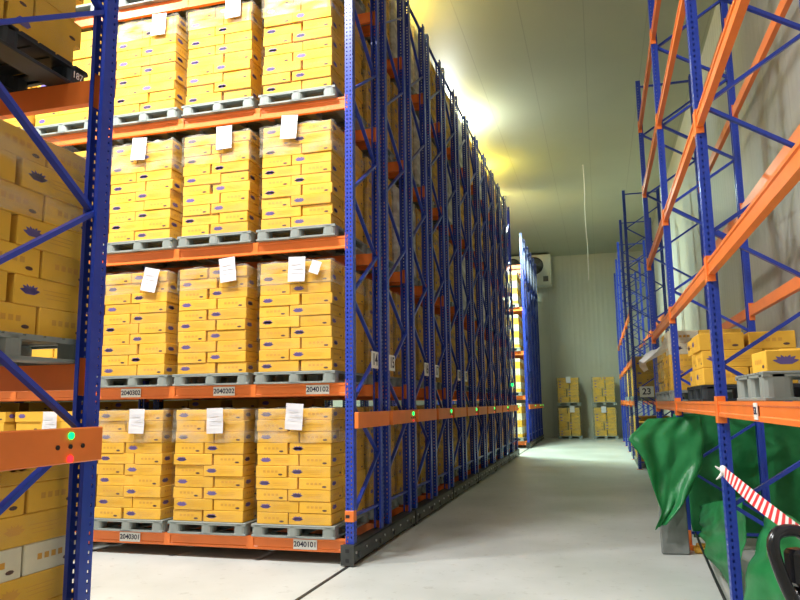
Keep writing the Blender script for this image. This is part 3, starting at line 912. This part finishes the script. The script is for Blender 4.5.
# ------------------------------------------------------------------ green sheeting round the foot of the right rack
def sheet(rows, label, amp=.03, seed=0, th=.004, nu=24, nv=28):
    """rows: list of (left point, right point) from top to bottom; wrinkled, with thickness"""
    rr = random.Random(seed); a = [rr.uniform(0, 6.3) for _ in range(6)]
    vs = []; fs = []
    m = len(rows) - 1
    for j in range(nv + 1):
        t = j / nv * m; i0 = min(int(t), m - 1); f = t - i0
        Lp = Vector(rows[i0][0]).lerp(Vector(rows[i0 + 1][0]), f); Rp = Vector(rows[i0][1]).lerp(Vector(rows[i0 + 1][1]), f)
        nrm = (Rp - Lp).cross(Vector((0, 0, 1)))
        nrm = nrm.normalized() if nrm.length > 1e-4 else Vector((0, -1, 0))
        for i in range(nu + 1):
            u = i / nu
            w = amp * .7 * (abs(math.sin(11 * u + a[3] + 5 * j / nv)) - .5 + .8 * abs(math.sin(13 * j / nv + 8 * u + a[4])) - .4) + amp * .8 * (math.sin(7 * u + a[0] + 1.5 * j / nv) + .6 * math.sin(15 * u + 4 * j / nv + a[1]) + .5 * math.sin(9 * j / nv + a[2] + 3 * u)) * min(1, .25 + 2 * j / nv)
            vs.append(Lp.lerp(Rp, u) + nrm * w)
    for j in range(nv):
        for i in range(nu):
            q = j * (nu + 1) + i; fs.append((q, q + 1, q + nu + 2, q + nu + 1))
    o = MB().add(vs, fs).build('green_sheet', M['green'], None, True)
    md = o.modifiers.new('thickness', 'SOLIDIFY'); md.thickness = th
    return tag(o, label, 'plastic sheet')
sheet([((.52, 8.9, 1.50), (1.10, 8.95, 1.53)), ((.27, 8.75, 1.29), (1.10, 8.9, 1.30)), ((.43, 8.75, 1.03), (1.08, 8.9, 1.03)), ((.50, 8.75, .74), (.98, 8.85, .80)), ((.58, 8.7, .48), (.84, 8.8, .58)), ((.50, 8.68, .28), (.66, 8.72, .36))],
      'green plastic sheet bunched into a point out over the aisle', .04, 1)
sheet([((.84, 9.36, 1.55), (2.30, 9.36, 1.55)), ((.86, 9.38, .9), (2.30, 9.38, .9)), ((.98, 9.36, .10), (2.28, 9.36, .10))],
      'tall green plastic sheet hung behind the second right-hand frame', .03, 2)
sheet([((1.02, 8.95, .52), (1.03, 6.1, .98)), ((1.0, 8.9, .32), (1.0, 6.2, .6)), ((1.0, 8.8, .22), (.97, 6.35, .06))],
      'low green plastic sheet stretched between the two right-hand post feet', .03, 5)
sheet([((1.10, 5.55, .98), (1.02, 3.2, 1.06)), ((.92, 5.45, .62), (.88, 3.2, .65)), ((.84, 5.35, .1), (.82, 3.2, .08))],
      'green plastic sheet low down behind the black handle', .035, 3)
# dark cord along the lower edge of the tall sheet
o = MB().tube([(.95, 8.85, .23), (.93, 8.0, .16), (.915, 7.2, .10), (.90, 6.35, .05)], .014, 6).build('hem_cord', M['rubber'], None, True)
tag(o, 'dark cord along the bottom of the low green sheet', 'cord')
# grey board leaning behind the green point
gb = MB()
gb.cbox((0, 0, 0), (.30, .05, .62), .012)
o = gb.build('grey_board', M['board'], None, False, (.575, 9.0 - .25, .005)); o.rotation_euler = (-.06, 0, .12)
tag(o, 'worn grey board standing on floor below the green point', 'board')
# red and white barrier tape along the rack front
tp = MB(); n = 44
A, B = Vector((.80, 5.5, 1.215)), Vector((.79, 2.75, 1.15))
prev = None
for i in range(n):
    def edge(t):
        p = A.lerp(B, t); p.z -= .03 * math.sin(PI * t); tw = .35 * math.sin(5 * t) ; wd = .038
        return p + Vector((math.sin(tw) * wd, 0, math.cos(tw) * wd)), p - Vector((math.sin(tw) * wd, 0, math.cos(tw) * wd))
    (a0, b0), (a1, b1) = edge(i / n), edge((i + 1) / n)
    q = .028                                             # slanted stripe edges
    sh = (B - A).normalized() * q
    tp.add([a0 + sh, a1 + sh, b1 - sh, b0 - sh], [(0, 1, 2, 3)], i % 2)
o = tp.build('barrier_tape', [M['white'], M['red']], None)
md = o.modifiers.new('thickness', 'SOLIDIFY'); md.thickness = .0012
tag(o, 'red and white striped barrier tape stretched along the right rack', 'tape')
kn = MB(); kn.tube([(.83, 5.56, 1.215), (.80, 5.51, 1.235), (.80, 5.47, 1.205)], [.012, .024, .022], 8)
kn.tube([(.80, 5.5, 1.215), (.77, 5.48, 1.18), (.75, 5.5, 1.16)], [.014, .010, .004], 6); kn.tube([(.80, 5.5, 1.22), (.77, 5.51, 1.235), (.75, 5.5, 1.25)], [.012, .009, .004], 6)
kn.build('knot', M['white'], o, True)

# ------------------------------------------------------------------ hand pallet truck, only its handle in view
tr = thing('pallet_truck', 'hand pallet truck with black loop handle, bottom right corner', 'pallet truck', (.565, 2.55, 0), math.radians(35))
def loop(xo, w, zb, zt, r, nm, m, yo=0):
    pts = []
    for j in range(28):
        a = 2 * PI * j / 28
        s_, c_ = math.sin(a), math.cos(a)
        yy = w / 2 * (abs(c_) ** .75) * (1 if c_ > 0 else -1)
        zz = (zb + zt) / 2 + (zt - zb) / 2 * (abs(s_) ** .8) * (1 if s_ > 0 else -1)
        k = (zz - zb) / (zt - zb)
        pts.append((xo + yy * (.35 + .65 * k), yo + .03 * math.sin(a), zz))
    return MB().tube(pts, r, 8, closed=True).build(nm, m, tr, True)
loop(0, .20, 1.04, 1.30, .02, 'handle_loop', M['blackgloss'])
hg = MB(); hg.cbox((-.035, -.03, 1.14), (.03, .03, 1.25), .012); hg.build('handle_hub', M['blackgloss'], tr)
lv = MB().tube([(.0, -.02, 1.19), (.02, -.05, 1.26), (.03, -.05, 1.325)], [.012, .01, .012], 8).build('release_lever', M['steel'], tr, True)
MB().tube([(0, 0, .42), (0, 0, .8), (0, 0, 1.15)], [.022, .02, .018], 10).build('handle_shaft', M['blackgloss'], tr, True)
b = MB(); b.cyl((0, 0, .30), .06, .3, 2, 16); b.box((-.09, -.06, .2), (.09, .10, .26)); b.build('pump', M['carriage'], tr)
for sx in (-.06, .06): MB().cyl((sx, 0, .10), .1, .05, 0, 20).build('steer_wheel', M['rubber'], tr, True)
for sx in (-.2, .2):
    MB().cbox((sx - .075, -1.15, .07), (sx + .075, -.06, .13), .01).build('fork', M['orange'], tr)
    MB().cyl((sx, -1.0, .045), .04, .07, 0, 12).build('load_wheel', M['rubber'], tr, True)
MB().cbox((-.275, -.08, .08), (.275, .0, .34), .01).build('fork_carriage', M['orange'], tr)

# ------------------------------------------------------------------ lamps
LAMPS = [  # x, y, z, watts, kind, colour, label
    (-4.3, 4.75, 8.60, 520, 'A', (.98, 1, .99), 'ceiling lamp above the lit aisle before the front rack'),
    (-7.6, 4.75, 8.60, 420, 'A', (.98, 1, .99), 'ceiling lamp deeper above the lit aisle'),
    (-2.0, .2, 8.60, 250, 'A', (.98, 1, .99), 'ceiling lamp above the camera end of the main aisle'),
    (-3.7, 11.3, 8.58, 190, 'P', (1, .80, .16), 'ceiling lamp hidden over the second rack'),
    (-3.5, 17.0, 8.58, 380, 'P', (.9, 1, .95), 'ceiling lamp hidden over the fourth rack'),
    (-3.5, 20.8, 8.58, 200, 'P', (1, .88, .12), 'ceiling lamp hidden over the fifth rack'),
    (-3.5, 24.3, 8.60, 1300, 'A', (.74, 1, .86), 'ceiling lamp above the far cross aisle'),
]
for x, y, z, w, kd, col, lab in LAMPS:
    t = thing('ceiling_lamp', lab, 'lamp', (x, y, z))
    if kd == 'A':
        MB().cbox((-.62, -.09, .03), (.62, .09, ZC - z), .01).build('housing', M['white_metal'], t)
        for q in (-.04, .04): MB().cyl((0, q, .012), .014, 1.16, 0, 10).build('lamp_tube', M['tube'], t, True)
    else:
        MB().cyl((0, 0, ZC - z - .02), .07, .04, 2, 16).build('ceiling_rose', M['white_metal'], t, True)
        MB().cyl((0, 0, (ZC - z - .04 + .05) / 2), .008, ZC - z - .09, 2, 8).build('stem', M['white_metal'], t, True)
        MB().tube([(0, 0, .06), (0, 0, .03), (0, 0, 0), (0, 0, -.03), (0, 0, -.045)], [.02, .035, .045, .03, .008], 14).build('bulb', M['tube'], t, True)
    ld = bpy.data.lights.new('lamp_light', 'AREA' if kd == 'A' else 'POINT'); ld.energy = w; ld.color = col
    if kd == 'A': ld.shape = 'RECTANGLE'; ld.size = 1.2; ld.size_y = .2; zz = z - .02
    else: ld.shadow_soft_size = .05; zz = z - .10
    lo = bpy.data.objects.new('lamp_light', ld); C.objects.link(lo); lo.location = (x, y, zz)

w = bpy.data.worlds.new('world'); bpy.context.scene.world = w; w.use_nodes = True
w.node_tree.nodes['Background'].inputs['Color'].default_value = (.05, .05, .05, 1)

# ------------------------------------------------------------------ camera
yaw, pit, rol, F = -.2721, .1455, -.0130, 707.86
fw = Vector((math.sin(yaw) * math.cos(pit), math.cos(yaw) * math.cos(pit), math.sin(pit)))
rt = Vector((math.cos(yaw), -math.sin(yaw), 0)); up = rt.cross(fw)
r2 = rt * math.cos(rol) + up * math.sin(rol); u2 = up * math.cos(rol) - rt * math.sin(rol)
cd = bpy.data.cameras.new('camera'); cd.sensor_width = 36; cd.lens = F / 800 * 36; cd.clip_end = 200
cam = bpy.data.objects.new('camera', cd); C.objects.link(cam)
mw = Matrix((r2, u2, -fw)).transposed().to_4x4(); mw.translation = (0, 0, H); cam.matrix_world = mw
sc = bpy.context.scene; sc.camera = cam
sc.view_settings.view_transform = 'Standard'; sc.view_settings.look = 'None'; sc.view_settings.gamma = 1
sc.view_settings.exposure = 0.47
print('cartons', N_CARTON)
